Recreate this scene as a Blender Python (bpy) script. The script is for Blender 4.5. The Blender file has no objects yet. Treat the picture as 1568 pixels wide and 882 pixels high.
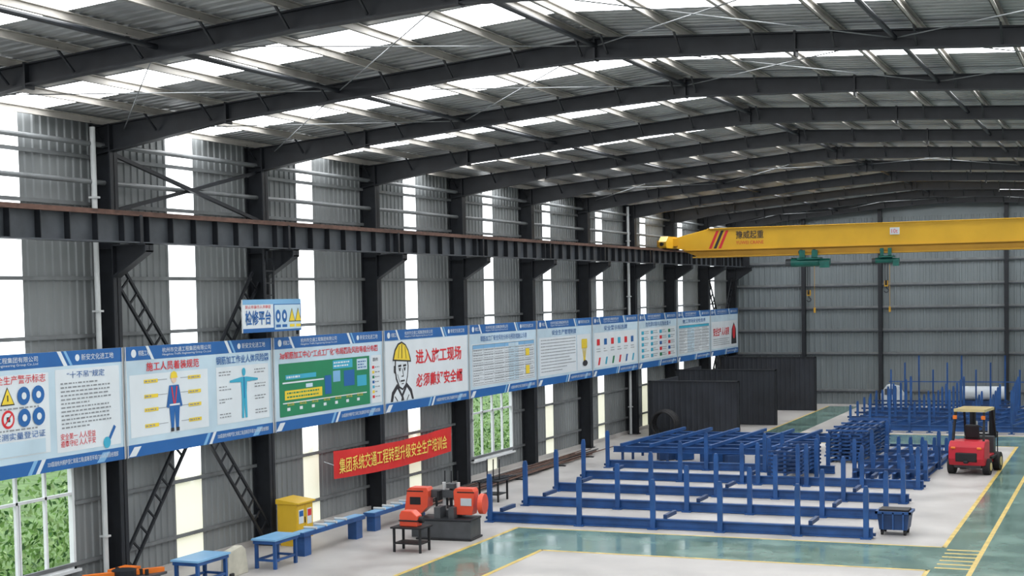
import bpy, math, random
from mathutils import Vector, Matrix
random.seed(7)
D=bpy.data; C=bpy.context
scene=C.scene
# ------------------------------------------------------------ materials
def mat(name,col,rough=.6,metal=0.,var=.12,scale=3.,bump=0.,stretch=None,spec=.4,rvar=0):
    m=D.materials.new(name); m.use_nodes=True; nt=m.node_tree; b=nt.nodes['Principled BSDF']
    b.inputs['Roughness'].default_value=rough; b.inputs['Metallic'].default_value=metal
    b.inputs['Specular IOR Level'].default_value=spec
    tc=nt.nodes.new('ShaderNodeTexCoord'); mp=nt.nodes.new('ShaderNodeMapping')
    if stretch: mp.inputs['Scale'].default_value=stretch
    nz=nt.nodes.new('ShaderNodeTexNoise'); nz.inputs['Scale'].default_value=scale; nz.inputs['Detail'].default_value=3
    cr=nt.nodes.new('ShaderNodeValToRGB')
    cr.color_ramp.elements[0].position=.3; cr.color_ramp.elements[1].position=.7
    cr.color_ramp.elements[0].color=(*[c*(1-var) for c in col],1)
    cr.color_ramp.elements[1].color=(*[min(1,c*(1+var)) for c in col],1)
    L=nt.links
    L.new(tc.outputs['Object'],mp.inputs[0]); L.new(mp.outputs[0],nz.inputs[0]); L.new(nz.outputs[0],cr.inputs[0]); L.new(cr.outputs[0],b.inputs['Base Color'])
    if rvar:
        mr=nt.nodes.new('ShaderNodeMapRange'); mr.inputs[1].default_value=.3; mr.inputs[2].default_value=.7; mr.inputs[3].default_value=rough; mr.inputs[4].default_value=rough+rvar
        L.new(nz.outputs[0],mr.inputs[0]); L.new(mr.outputs[0],b.inputs['Roughness'])
    if bump:
        bp=nt.nodes.new('ShaderNodeBump'); bp.inputs['Strength'].default_value=bump; bp.inputs['Distance'].default_value=.02
        L.new(nz.outputs[0],bp.inputs['Height']); L.new(bp.outputs[0],b.inputs['Normal'])
    return m
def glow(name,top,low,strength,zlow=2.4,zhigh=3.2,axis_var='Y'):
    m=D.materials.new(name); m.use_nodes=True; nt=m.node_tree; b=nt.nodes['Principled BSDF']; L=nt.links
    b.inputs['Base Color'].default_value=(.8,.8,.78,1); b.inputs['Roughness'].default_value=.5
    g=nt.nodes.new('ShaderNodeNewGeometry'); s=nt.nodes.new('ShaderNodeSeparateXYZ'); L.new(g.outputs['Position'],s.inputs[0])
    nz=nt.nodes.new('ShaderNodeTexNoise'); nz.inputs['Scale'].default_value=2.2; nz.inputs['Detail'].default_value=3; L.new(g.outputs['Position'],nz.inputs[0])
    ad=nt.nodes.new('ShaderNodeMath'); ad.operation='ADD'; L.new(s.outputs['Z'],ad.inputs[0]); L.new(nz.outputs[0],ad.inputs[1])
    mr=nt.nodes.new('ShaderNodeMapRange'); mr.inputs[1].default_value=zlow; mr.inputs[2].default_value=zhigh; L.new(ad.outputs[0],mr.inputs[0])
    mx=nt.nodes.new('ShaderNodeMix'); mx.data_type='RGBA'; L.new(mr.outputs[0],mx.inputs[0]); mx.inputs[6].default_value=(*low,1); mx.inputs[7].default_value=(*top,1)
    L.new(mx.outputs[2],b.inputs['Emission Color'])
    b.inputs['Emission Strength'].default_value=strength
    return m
M={}
M['steel']=mat('dark_painted_steel',(.012,.014,.018),.5,0,.25,4)
M['steel_mid']=mat('runway_beam_steel',(.055,.062,.072),.5,0,.2,3)
M['rust']=mat('rusty_rail',(.11,.06,.045),.7,0,.35,5)
M['purlin']=mat('galvanised_purlin',(.36,.34,.31),.5,.2,.35,.8)
M['girt']=mat('grey_girt',(.16,.17,.175),.5,.1,.2,2)
M['wall']=mat('corrugated_wall_sheet',(.205,.218,.222),.42,.1,.2,.6,stretch=(1,1,.25))
M['wallfar']=mat('corrugated_end_wall_sheet',(.165,.190,.20),.5,.1,.12,.6,stretch=(1,1,.25))
M['roof']=mat('metal_roof_underside',(.34,.35,.355),.38,.4,.25,.9)
M['skylight']=glow('roof_panel_daylight_glow',(.96,.98,1),(1,1,1),8.0)  # roof sheets emit; daylight through them is put into the material
M['wallglow']=glow('wall_panel_daylight_glow',(.93,.97,1),(.20,.20,.13),2.3)  # daylight through the sheet painted as emission; low colour imitates greenery behind
M['conc']=mat('concrete_floor',(.42,.40,.385),.36,0,.16,.7,bump=.03,rvar=.2)
M['green']=mat('green_epoxy',(.145,.245,.210),.08,0,.22,.8,rvar=.14,spec=.6)
M['yellow_line']=mat('yellow_floor_paint',(.60,.43,.10),.4,0,.25,3)
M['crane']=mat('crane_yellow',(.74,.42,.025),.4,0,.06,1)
M['crane_dk']=mat('crane_yellow_dark',(.50,.27,.02),.45,0,.08,1)  # darker yellow for lower girder plates, wheel boxes, hook blocks and pendants
M['hoist']=mat('hoist_green',(.01,.12,.095),.4,0,.2,5)
M['blue']=mat('rack_blue_paint',(.018,.075,.235),.4,0,.25,2)
M['blue_dk']=mat('rack_blue_dark',(.010,.040,.125),.5,0,.25,2)
M['sblue']=mat('sign_blue',(.02,.12,.36),.4,0,.06,1)
M['sblue2']=mat('sign_light_blue',(.20,.42,.66),.4,0,.06,1)
M['spale']=mat('sign_pale_blue',(.50,.64,.73),.4,0,.12,.7)
M['swhite']=mat('sign_white',(.68,.735,.77),.4,0,.04,1)
M['sgrey']=mat('sign_text_grey',(.25,.27,.29),.5,0,.1,1)
M['sblack']=mat('sign_black',(.03,.03,.035),.5,0,.1,1)
M['sred']=mat('sign_red',(.65,.03,.04),.4,0,.05,1)
M['syel']=mat('sign_yellow',(.80,.60,.05),.4,0,.05,1)
M['sgreen']=mat('sign_green',(.02,.22,.10),.4,0,.05,1)
M['scyan']=mat('sign_cyan',(.05,.38,.55),.4,0,.05,1)
M['sskin']=mat('sign_skin',(.75,.55,.42),.4,0,.05,1)
M['banner']=mat('banner_cloth',(.62,.022,.02),.6,0,.08,1)
M['btext']=mat('banner_text_yellow',(.85,.65,.12),.5,0,.02,1)
M['black']=mat('black_rubber',(.012,.012,.014),.6,0,.2,4)
M['darkpanel']=mat('black_corrugated_panel',(.020,.023,.030),.55,0,.3,1)
M['red']=mat('machine_red',(.72,.085,.04),.35,0,.08,2)
M['fred']=mat('forklift_red',(.50,.02,.035),.35,0,.08,2)
M['grey']=mat('machine_grey',(.06,.064,.07),.5,0,.2,3)
M['ltgrey']=mat('pale_grey_plastic',(.55,.56,.56),.5,0,.1,2)
M['cabyel']=mat('cabinet_yellow',(.68,.43,.03),.4,0,.06,2)
M['guard']=mat('forklift_guard_cream',(.55,.45,.22),.5,0,.1,2)
M['white']=mat('white_sheet',(.50,.54,.57),.5,0,.08,2)
M['frame']=mat('window_frame_white',(.70,.72,.73),.4,0,.05,2)
M['pipe']=mat('downpipe_pvc',(.50,.52,.52),.4,0,.1,2)
M['beige']=mat('beige_board',(.50,.48,.40),.6,0,.15,3)
M['orange']=mat('orange_paint',(.75,.18,.02),.45,0,.1,2)
M['leaf1']=mat('leaf_green',(.24,.42,.12),.6,0,.3,3)
M['leaf2']=mat('leaf_light',(.50,.68,.30),.6,0,.3,3)
M['leaf3']=mat('leaf_dark',(.07,.17,.05),.6,0,.3,3)
M['grass']=mat('grass_ground',(.16,.26,.09),.9,0,.3,2)
# ------------------------------------------------------------ mesh builder
class MB:
    def __init__(s): s.v=[];s.f=[];s.m=[];s.mats=[]
    def mi(s,k):
        if k not in s.mats: s.mats.append(k)
        return s.mats.index(k)
    def add(s,vs,fs,k):
        o=len(s.v); s.v+= [tuple(v) for v in vs]; i=s.mi(k)
        for f in fs: s.f.append([o+j for j in f]); s.m.append(i)
    def box(s,x0,y0,z0,x1,y1,z1,k):
        vs=[(x,y,z) for z in (z0,z1) for y in (y0,y1) for x in (x0,x1)]
        s.add(vs,[(0,2,3,1),(4,5,7,6),(0,1,5,4),(2,6,7,3),(0,4,6,2),(1,3,7,5)],k)
    def fr(s,p0,p1,up):
        p0,p1=Vector(p0),Vector(p1); d=(p1-p0).normalized(); u=Vector(up)
        if abs(d.dot(u))>.98: u=Vector((0,1,0)) if abs(d.y)<.9 else Vector((1,0,0))
        sd=d.cross(u).normalized(); u=sd.cross(d).normalized(); return p0,p1,sd,u
    def beam(s,p0,p1,w,h,k,up=(0,0,1),ou=0,os=0):
        p0,p1,sd,u=s.fr(p0,p1,up); vs=[]
        for p in (p0,p1):
            for a,b in ((-1,-1),(1,-1),(1,1),(-1,1)): vs.append(p+sd*(a*w/2+os)+u*(b*h/2+ou))
        s.add(vs,[(0,1,2,3),(7,6,5,4),(0,4,5,1),(1,5,6,2),(2,6,7,3),(3,7,4,0)],k)
    def ibeam(s,p0,p1,w,h,k,up=(0,0,1),tf=.03,tw=.02,topk=None):
        s.beam(p0,p1,tw,h,k,up); s.beam(p0,p1,w,tf,topk or k,up,ou=h/2-tf/2); s.beam(p0,p1,w,tf,k,up,ou=-h/2+tf/2)
    def channel(s,p0,p1,w,h,k,up=(0,0,1)):
        s.beam(p0,p1,.02,h,k,up,os=-w/2); s.beam(p0,p1,w,.02,k,up,ou=h/2); s.beam(p0,p1,w,.02,k,up,ou=-h/2)
    def cyl(s,p0,p1,r,k,n=14,r2=None,cap=True):
        r2=r if r2 is None else r2
        p0,p1,sd,u=s.fr(p0,p1,(0,0,1)); vs=[]
        for p,rr in ((p0,r),(p1,r2)):
            for i in range(n):
                a=2*math.pi*i/n; vs.append(p+sd*math.cos(a)*rr+u*math.sin(a)*rr)
        fs=[(i,(i+1)%n,n+(i+1)%n,n+i) for i in range(n)]
        if cap: fs+= [tuple(range(n))[::-1],tuple(range(n,2*n))]
        s.add(vs,fs,k)
    def tube(s,pts,r,k,n=8):
        for a,b in zip(pts[:-1],pts[1:]): s.cyl(a,b,r,k,n)
    def torus(s,c,axis,R,r,k,n=28,m=8):
        c=Vector(c); ax=Vector(axis).normalized(); t=Vector((0,0,1)) if abs(ax.z)<.9 else Vector((1,0,0))
        a=ax.cross(t).normalized(); b=ax.cross(a); vs=[];fs=[]
        for i in range(n):
            th=2*math.pi*i/n; d=a*math.cos(th)+b*math.sin(th)
            for j in range(m):
                ph=2*math.pi*j/m; vs.append(c+d*(R+r*math.cos(ph))+ax*r*math.sin(ph))
        for i in range(n):
            for j in range(m): fs.append((i*m+j,((i+1)%n)*m+j,((i+1)%n)*m+(j+1)%m,i*m+(j+1)%m))
        s.add(vs,fs,k)
    def prism(s,pts,ax,a0,a1,k):
        def mk(p,a):
            l=[p[0],p[1]]; l.insert(ax,a); return tuple(l)
        n=len(pts); vs=[mk(p,a0) for p in pts]+[mk(p,a1) for p in pts]
        fs=[tuple(range(n)),tuple(range(n,2*n))[::-1]]+[(i,n+i,n+(i+1)%n,(i+1)%n) for i in range(n)]
        s.add(vs,fs,k)
    def done(s,name,parent=None,loc=None,rot=None,bevel=0,smooth=False,fix=True):
        me=D.meshes.new(name); me.from_pydata(s.v,[],s.f)
        for k in s.mats: me.materials.append(M[k])
        for p,i in zip(me.polygons,s.m): p.material_index=i; p.use_smooth=smooth
        if fix:
            import bmesh
            bm=bmesh.new(); bm.from_mesh(me); bmesh.ops.recalc_face_normals(bm,faces=bm.faces); bm.to_mesh(me); bm.free()
        me.update()
        o=D.objects.new(name,me); C.collection.objects.link(o)
        if loc: o.location=loc
        if rot: o.rotation_euler=rot
        if parent: o.parent=parent
        if bevel:
            b=o.modifiers.new('bevel','BEVEL'); b.width=bevel; b.segments=2; b.limit_method='ANGLE'
        return o
def empty(name,loc=(0,0,0),rot=(0,0,0)):
    e=D.objects.new(name,None); C.collection.objects.link(e); e.location=loc; e.rotation_euler=rot; e.empty_display_size=.2; return e
def text(body,parent,k,pos,w,h,rot,name='lettering',bold=.0):
    cu=D.curves.new(name,'FONT'); cu.body=body; cu.size=1; cu.offset=bold; cu.resolution_u=2
    cu.materials.append(M[k])
    o=D.objects.new(name,cu); C.collection.objects.link(o)
    C.view_layer.update()
    xs=[c[0] for c in o.bound_box]; ys=[c[1] for c in o.bound_box]
    W=max(xs)-min(xs) or 1; H=max(ys)-min(ys) or 1
    sx,sy=w/W,h/H
    o.scale=(sx,sy,1); o.rotation_euler=rot
    R=Matrix.Rotation(rot[2],3,'Z')@Matrix.Rotation(rot[0],3,'X')
    off=R@Vector((-min(xs)*sx,-min(ys)*sy,0))
    o.location=Vector(pos)+off
    o.parent=parent
    return o
RW=(math.pi/2,0,math.pi/2)   # reads along +y, faces +x
RF=(math.pi/2,0,0)           # reads along +x, faces -y
# ------------------------------------------------------------ dimensions
XW=-20.65; XC=-20.1; T0=26.3; B=6.0; NB=range(-5,10)
YS,YE=T0-5*B-.3,80.6; XR=3.4; XRIDGE=-9.2
def zr(x):  # underside of rafter
    return 9.65+.0835*(x+20.1) if x<XRIDGE else 10.56-.055*(x-XRIDGE)
RD=.34; PD=.14; ZSH=RD+PD+.02
strips=[29.6+6*i for i in range(-5,9)]
def wstrip(i):   # i = bay index
    c=29.45+6*i; w=.54
    if i==1: c-=.32
    if i>=4: c-=.45
    if i>=1: w=.43
    return c-w,c+w
# ------------------------------------------------------------ corrugated sheets
def corr_wall(mb,x,y0,y1,z0,z1,k,out=1,pitch=.25,d=.03,axis='y'):
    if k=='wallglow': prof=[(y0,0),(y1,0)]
    else:
        n=max(1,round((y1-y0)/pitch)); p=(y1-y0)/n; prof=[]
        for i in range(n):
            a=y0+i*p; prof+= [(a,0),(a+p*.55,0),(a+p*.65,d),(a+p*.9,d)]
        prof.append((y1,0))
    vs=[]
    for (a,o) in prof:
        for z in (z0,z1):
            vs.append((x+o*out,a,z) if axis=='y' else (a,x+o*out,z))
    fs=[(2*i,2*i+2,2*i+3,2*i+1) for i in range(len(prof)-1)]
    mb.add(vs,fs,k)
WIN=[(21.8,25.25),(45.7,49.2)]; WZ0,WZ1=.62,2.93
def side_wall(name,x,out,wins,ztop,lowmat='wall'):
    mb=MB()
    segs=[]; cur=YS
    for i in range(-5,9):
        a,b=wstrip(i)
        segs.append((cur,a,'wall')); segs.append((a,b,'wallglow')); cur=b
    segs.append((cur,YE,'wall'))
    for a,b,k in segs:
        cuts=sorted({a,b}|{c for w in wins for c in w if a<c<b})
        for c0,c1 in zip(cuts[:-1],cuts[1:]):
            mid=(c0+c1)/2
            if any(w[0]<mid<w[1] for w in wins):
                corr_wall(mb,x,c0,c1,0,WZ0,k,out); corr_wall(mb,x,c0,c1,WZ1,ztop,k,out)
            else: corr_wall(mb,x,c0,c1,0,ztop,k,out)
    return mb.done(name,fix=False)
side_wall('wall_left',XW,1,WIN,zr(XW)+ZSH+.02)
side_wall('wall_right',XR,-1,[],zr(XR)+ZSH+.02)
mb=MB()
corr_wall(mb,YE,XW,XR,0,9.9,'wallfar',-1,pitch=.3,axis='x')
mb.prism([(XW,9.9),(XR,9.9),(XR,zr(XR)+ZSH),(XRIDGE,zr(XRIDGE)+ZSH),(XW,zr(XW)+ZSH)],1,YE,YE+.02,'wallfar')
mb.done('wall_far',fix=False)
# roof
mb=MB()
def roof_part(x0,x1):
    cur=YS; segs=[]; hw=.78
    for s in strips:
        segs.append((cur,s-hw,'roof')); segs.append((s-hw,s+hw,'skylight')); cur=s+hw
    segs.append((cur,YE+.1,'roof'))
    for a,b,k in segs:
        prof=[]
        if k=='roof':
            n=max(1,round((b-a)/.3)); p=(b-a)/n
            for i in range(n):
                c=a+i*p; prof+=[(c,0),(c+p*.6,0),(c+p*.7,.05),(c+p*.9,.05)]
        else: prof=[(a,0)]
        prof.append((b,0)); vs=[]
        for (c,o) in prof:
            for x in (x0,x1): vs.append((x,c,zr(x)+ZSH+o))
        mb.add(vs,[(2*i,2*i+1,2*i+3,2*i+2) for i in range(len(prof)-1)],k)
roof_part(XW-.2,XRIDGE); roof_part(XRIDGE,XR+.2)
mb.done('ceiling',fix=False)
# floor
mb=MB(); mb.box(XW-.1,YS-12,-.2,XR+.3,YE+.1,0,'conc'); mb.done('floor')
mb=MB()
def rect(x0,y0,x1,y1,z,k): mb.box(x0,y0,.0005,x1,y1,z,k)
rect(-15.2,10,-13.3,36.55,.004,'green'); rect(-13.3,33.45,-4.2,36.55,.004,'green')
rect(-4.2,5,2.2,79,.004,'green'); rect(-14.9,60.2,-4.2,64.2,.004,'green'); rect(-14.9,64.2,-13.4,79,.004,'green')
mb.done('floor_green_lane')
mb=MB(); w=.11
rect(-15.2-w/2,10,-15.2+w/2,36.6,.006,'yellow_line'); rect(-13.3-w/2,10,-13.3+w/2,33.5,.006,'yellow_line')
rect(-15.2,36.5,-4.2,36.6,.006,'yellow_line'); rect(-13.3,33.4,-4.2,33.5,.006,'yellow_line')
rect(-4.2-w/2,36.5,-4.2+w/2,60.2,.006,'yellow_line'); rect(-3.3-w/2,10,-3.3+w/2,79,.006,'yellow_line')
rect(-14.9,60.1,-4.2,60.2,.006,'yellow_line'); rect(-13.4,64.2,-4.2,64.3,.006,'yellow_line')
rect(-15.0,60.2,-14.9,79,.006,'yellow_line'); rect(-4.25,10,-4.15,33.5,.006,'yellow_line')
for i in range(6): rect(-4.1,33.75+i*.48,-3.35,33.87+i*.48,.006,'yellow_line')
mb.done('floor_yellow_marking')
mb=MB(); mb.box(XW-60,-10,-.25,XW-.1,120,-.05,'grass'); mb.done('ground_outside')
mb=MB(); mb.box(XW+.03,YS,0,XW+.13,YE,.14,'conc'); mb.done('baseboard_left')
# girts
mb=MB()
for z in (.72,2.0,3.3,4.6,5.5,6.72,8.3,9.3):
    if z in(.72,2.0):
        cuts=[YS]+([c for w in WIN for c in w] if z>1 else [])+[YE]
        for i in range(0,len(cuts),2): mb.box(XW+.04,cuts[i],z-.04,XW+.1,cuts[i+1],z+.04,'girt')
    else: mb.box(XW+.04,YS,z-.04,XW+.1,YE,z+.04,'girt')
mb.done('trim_left_wall_girts')
mb=MB()
for z in (.75,2.73,3.97,5.18,6.38,7.6,8.8):
    mb.box(XW,YE-.12,z-.07,XR,YE-.04,z+.07,'girt'); mb.box(XW,YE-.13,z-.09,XR,YE-.12,z-.03,'steel_mid')
for x in (-16.5,-12.45,-6.1,-.5):
    for wd,y0,y1 in ((.2,YE-.36,YE-.33),(.02,YE-.34,YE-.12),(.2,YE-.15,YE-.12)): mb.box(x-wd/2,y0,0,x+wd/2,y1,zr(x)+.1,'steel')
mb.done('trim_end_wall_framing')
# ------------------------------------------------------------ portal frames
fr=MB()
for sgn,xf,xo in ((1,XC,XC-.5),(-1,XR-.6,XR-.1)):
    lo,hi=min(xf,xo),max(xf,xo); top=zr(xf)+RD
    fr.box(hi-.03,-.13,0,hi,.13,top,'steel'); fr.box(lo,-.13,0,lo+.03,.13,top,'steel'); fr.box(lo,-.012,0,hi,.012,top,'steel')
    fr.box(lo-.05,-.2,0,hi+.05,.2,.03,'steel')
    for z in (7.35,8.15,9.5): fr.box(lo,-.12,z,hi,.12,z+.02,'steel')
def rafter(x0,x1,d0,d1):
    a=[(x0,zr(x0)+RD),(x1,zr(x1)+RD),(x1,zr(x1)+RD-d1),(x0,zr(x0)+RD-d0)]
    fr.prism(a,1,-.01,.01,'steel')
    fr.prism([a[0],a[1],(a[1][0],a[1][1]-.025),(a[0][0],a[0][1]-.025)],1,-.11,.11,'steel')
    fr.prism([a[3],a[2],(a[2][0],a[2][1]+.025),(a[3][0],a[3][1]+.025)],1,-.11,.11,'steel')
rafter(XC-.5,-17.2,.62,.36); rafter(-17.2,-12,.36,.32); rafter(-12,XRIDGE,.32,.40)
rafter(XRIDGE,-5.5,.40,.32); rafter(-5.5,0,.32,.34); rafter(0,XR-.1,.34,.6)
for x in (-17.2,XRIDGE,-5.5,0): fr.box(x-.02,-.12,zr(x)-.08,x+.02,.12,zr(x)+RD+.02,'steel')
pxs=[XC-.2+1.37*i for i in range(8)]+[XRIDGE-.25]+[XRIDGE+.25+1.38*i for i in range(9)]
for x in pxs:
    z=zr(x)
    for s in (-1,1): fr.beam((x,s*.08,z+.04),(x,s*.5,z+RD+.03),.035,.035,'steel')
for s,xf in ((1,XC),(-1,XR-.6)):
    fr.prism([(xf,7.43),(xf+s*.85,7.43),(xf+s*.85,7.25),(xf,6.75)],1,-.012,.012,'steel')
    fr.prism([(xf,7.43),(xf+s*.85,7.43),(xf+s*.85,7.40),(xf,7.40)],1,-.15,.15,'steel')
    fr.prism([(xf,6.78),(xf+s*.85,7.28),(xf+s*.85,7.25),(xf,6.72)],1,-.13,.13,'steel')
    fr.box(min(xf+s*.82,xf+s*.85),-.14,7.25,max(xf+s*.82,xf+s*.85),.14,7.43,'steel')
f0=fr.done('steel_portal_frame',loc=(0,T0-5*B,0))
for i in range(1,15):
    o=D.objects.new('steel_portal_frame',f0.data); C.collection.objects.link(o); o.location=(0,T0+(i-5)*B-(.35 if i==14 else 0),0)
# purlins
mb=MB()
for x in pxs:
    z=zr(x)+RD
    mb.box(x-.008,YS,z,x+.008,YE-.15,z+PD,'purlin'); mb.box(x-.01,YS,z+PD-.015,x+.06,YE-.15,z+PD,'purlin'); mb.box(x-.01,YS,z,x+.06,YE-.15,z+.015,'purlin')
mb.done('roof_purlins')
mb=MB()
for x,z in ((XC-.25,9.55),(XC-.25,8.75)): mb.cyl((x,YS,z),(x,YE-.2,z),.055,'girt',10)
for x in (-14.6,XRIDGE,-3.8): mb.cyl((x,YS,zr(x)+.2),(x,YE-.2,zr(x)+.2),.045,'steel',10)
def rod(a,b,r=.011): mb.cyl(a,b,r,'girt',6)
for i in (-1,0,4,8):
    y0=T0+i*B; y1=y0+B
    for xa,xb in ((-19.8,-14.6),(-14.6,-9.2),(-9.2,-3.8),(-3.8,2)):
        rod((xa,y0,zr(xa)+.2),(xb,y1,zr(xb)+.2)); rod((xb,y0,zr(xb)+.2),(xa,y1,zr(xa)+.2))
mb.done('roof_bracing_rods')
mb=MB()
def laced(a,b,w=.38):
    p0,p1,sd,u=mb.fr(a,b,(1,0,0)); d=(p1-p0).normalized(); L=(p1-p0).length
    for s in (-1,1): mb.beam(p0+sd*s*w/2,p1+sd*s*w/2,.06,.06,'steel',up=(1,0,0))
    n=int(L/.42)
    for k in range(n):
        q=p0+d*(L*(k+.5)/n); mb.beam(q-sd*w/2,q+sd*w/2,.04,.04,'steel',up=(1,0,0))
for i in (0,8):
    y0=T0+i*B
    laced((XC-.1,y0+.25,6.75),(XC-.1,y0+5.8,.35)); laced((XC-.22,y0+.25,.35),(XC-.22,y0+5.8,6.75))
    mb.beam((XC-.1,y0+.15,9.35),(XC-.1,y0+5.85,8.15),.08,.08,'steel'); mb.beam((XC-.2,y0+.15,8.15),(XC-.2,y0+5.85,9.35),.08,.08,'steel')
mb.done('column_cross_bracing')
for nm,x in (('crane_runway_beam',-19.6),('crane_runway_beam',XR-1.1)):
    mb=MB(); mb.ibeam((x,YS,7.74),(x,YE-1.2,7.74),.32,.60,'steel_mid',topk='rust')
    mb.box(x-.035,YS,8.04,x+.035,YE-1.2,8.12,'rust')
    y=YS+.5
    while y<YE-1.3:
        mb.box(x-.15,y-.012,7.46,x+.15,y+.012,8.02,'steel'); y+=.86
    for i in NB: mb.box(x-.17,T0+i*B-.05,7.44,x+.17,T0+i*B+.05,8.03,'steel')
    mb.done(nm)
for y in (T0-.42,T0+36-.42):
    mb=MB(); mb.cyl((XC-.2,y,0.03),(XC-.2,y,9.9),.06,'pipe',12)
    for z in (1.2,3.6,6,8.4): mb.box(XC-.29,y-.08,z,XC-.11,y+.08,z+.04,'pipe')
    mb.done('rain_downpipe')
# ------------------------------------------------------------ windows
for n,(a,b) in enumerate(WIN):
    mb=MB(); x=XW+.02; t=.07
    mb.box(x-.05,a,WZ0,x+.06,b,WZ0+t,'frame'); mb.box(x-.05,a,WZ1-t,x+.06,b,WZ1,'frame')
    for y in (a,b-t): mb.box(x-.05,y,WZ0,x+.06,y+t,WZ1,'frame')
    for k in (1,2,3):
        y=a+(b-a)*k/4; mb.box(x-.03,y-.03,WZ0,x+.04,y+.03,WZ1,'frame')
    mb.box(x-.03,a,WZ1-.75,x+.04,b,WZ1-.69,'frame')
    for k in (0,2): 
        y=a+(b-a)*k/4; mb.box(x+.0,y+.05,WZ0+.1,x+.05,y+.09,WZ1-.75,'frame')
    mb.box(x-.1,a-.1,WZ0-.06,x+.12,b+.1,WZ0,'frame')
    mb.done('window_%d'%(n+1))
# foliage outside
mb=MB()
for k in range(9000):
    y=random.choice([random.uniform(22,32),random.uniform(42,60),random.uniform(27,75)]); 
    z=abs(random.gauss(0,1.4))+.0; x=-22.2-random.random()*2.5-z*.25
    if z>4.2: continue
    c=Vector((x,y,z)); a=Vector((random.uniform(-.6,.6),random.uniform(-1,1),random.uniform(-1,1))).normalized()*random.uniform(.06,.13); b=a.cross(Vector((1,random.uniform(-.5,.5),random.uniform(-.5,.5)))).normalized()*random.uniform(.025,.055)
    mb.add([c-a,c+b,c+a,c-b],[(0,1,2,3)],random.choice(['leaf1','leaf1','leaf2','leaf2','leaf3']))
mb.done('hedge_foliage',fix=False)
# ------------------------------------------------------------ notice boards
SZ0,SZ1=2.83,5.23; SX=XC+.035
class Board:
    def __init__(s,y0,w=5.92):
        s.y0=y0; s.w=w; s.mb=MB(); s.e=empty('notice_board',(SX,y0,SZ0)); s.t=[]
        s.mb.box(-.03,0,0,0,w,2.4,'ltgrey'); s.n=0
        s.rect(0,0,w,2.4,'spale',1); s.rect(.0,.0,w,.27,'sblue',2); s.rect(0,2.10,w,2.4,'sblue',2)
        for a in (.05,w-.95): s.para(a,.02,.25,.2,'swhite' if a<1 else 'sblue2',3)
        s.para(w*.48,.0,.12,.27,'sblue2',3); s.para(w*.52,0,.12,.27,'swhite',3)
        s.para(.95,2.1,.1,.3,'swhite',3,-.2); s.para(w-1.9,2.1,.12,.3,'swhite',3,-.2); s.para(w-1.7,2.1,.08,.3,'sblue2',3,-.2)
        s.circ(.32,2.25,.09,'swhite',3); s.txt('桐路工地',.48,2.19,.4,.12,'swhite',4)
        s.txt('杭州市交通工程集团有限公司',1.35,2.23,1.9,.11,'swhite',4); s.txt('Hangzhou Traffic Engineering Group Co.,Ltd',1.35,2.15,1.9,.06,'swhite',4)
        s.txt('新安文化进工地',w-1.35,2.19,1.05,.13,'swhite',4); s.circ(w-1.47,2.25,.07,'swhite',3)
        s.txt('320国道杭州桐庐至仁和段工程(富春至环城)TJ016标项目经理部',w*.58,.08,w*.38,.12,'swhite',4)
        s.rect(0,0,.03,2.4,'ltgrey',6); s.rect(w-.03,0,w,2.4,'ltgrey',6)
    def P(s,a,h,l): return (l*.004,a,h)
    def poly(s,pts,k,l): s.mb.add([s.P(a,h,l) for a,h in pts],[tuple(range(len(pts)))],k)
    def rect(s,a,h,a1,h1,k,l): s.poly([(a,h),(a1,h),(a1,h1),(a,h1)],k,l)
    def para(s,a,h,w,hh,k,l,sl=.2): s.poly([(a,h),(a+w,h),(a+w+sl,h+hh),(a+sl,h+hh)],k,l)
    def circ(s,a,h,r,k,l,n=20,ry=None): ry=ry or r; s.poly([(a+r*math.cos(2*math.pi*i/n),h+ry*math.sin(2*math.pi*i/n)) for i in range(n)],k,l)
    def tri(s,a,h,r,k,l): s.poly([(a-r,h-r*.8),(a+r,h-r*.8),(a,h+r)],k,l)
    def line(s,a,h,a1,h1,t,k,l):
        d=Vector((a1-a,h1-h)).normalized(); n=Vector((-d.y,d.x))*t/2
        s.poly([(a-n.x,h-n.y),(a1-n.x,h1-n.y),(a1+n.x,h1+n.y),(a+n.x,h+n.y)],k,l)
    def txt(s,b,a,h,w,hh,k,l=5,bold=.002): text(b,s.e,k,(l*.004,a,h),w,hh,RW,bold=bold)
    def lines(s,a,a1,h,h1,n,k='sgrey',l=4,t=.03,seed=1):
        rnd=random.Random(seed)
        for i in range(n):
            z=h1-(h1-h)*(i+.5)/n; x=a
            end=a1-(rnd.random()*.5*(a1-a) if rnd.random()<.35 else rnd.random()*.06)
            while x<end-.04:
                ww=rnd.uniform(.04,.14); s.rect(x,z-t/2,min(x+ww,end),z+t/2,k,l); x+=ww+.035
    def grid(s,a,h,a1,h1,nx,ny,k='sgrey',l=4.5,t=.012):
        for i in range(nx+1): x=a+(a1-a)*i/nx; s.rect(x-t/2,h,x+t/2,h1,k,l)
        for j in range(ny+1): z=h+(h1-h)*j/ny; s.rect(a,z-t/2,a1,z+t/2,k,l+.2)
    def end(s): s.mb.done('board_face',parent=s.e,fix=False)
def by(i): return T0+.14+i*B-.04
b=Board(by(-1)); b.rect(.1,.4,3.55,2.0,'swhite',2); b.rect(3.75,.35,5.8,2.03,'swhite',2)
b.txt('安全生产警示标志',.55+1.3,1.82,1.6,.17,'sred')
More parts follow.
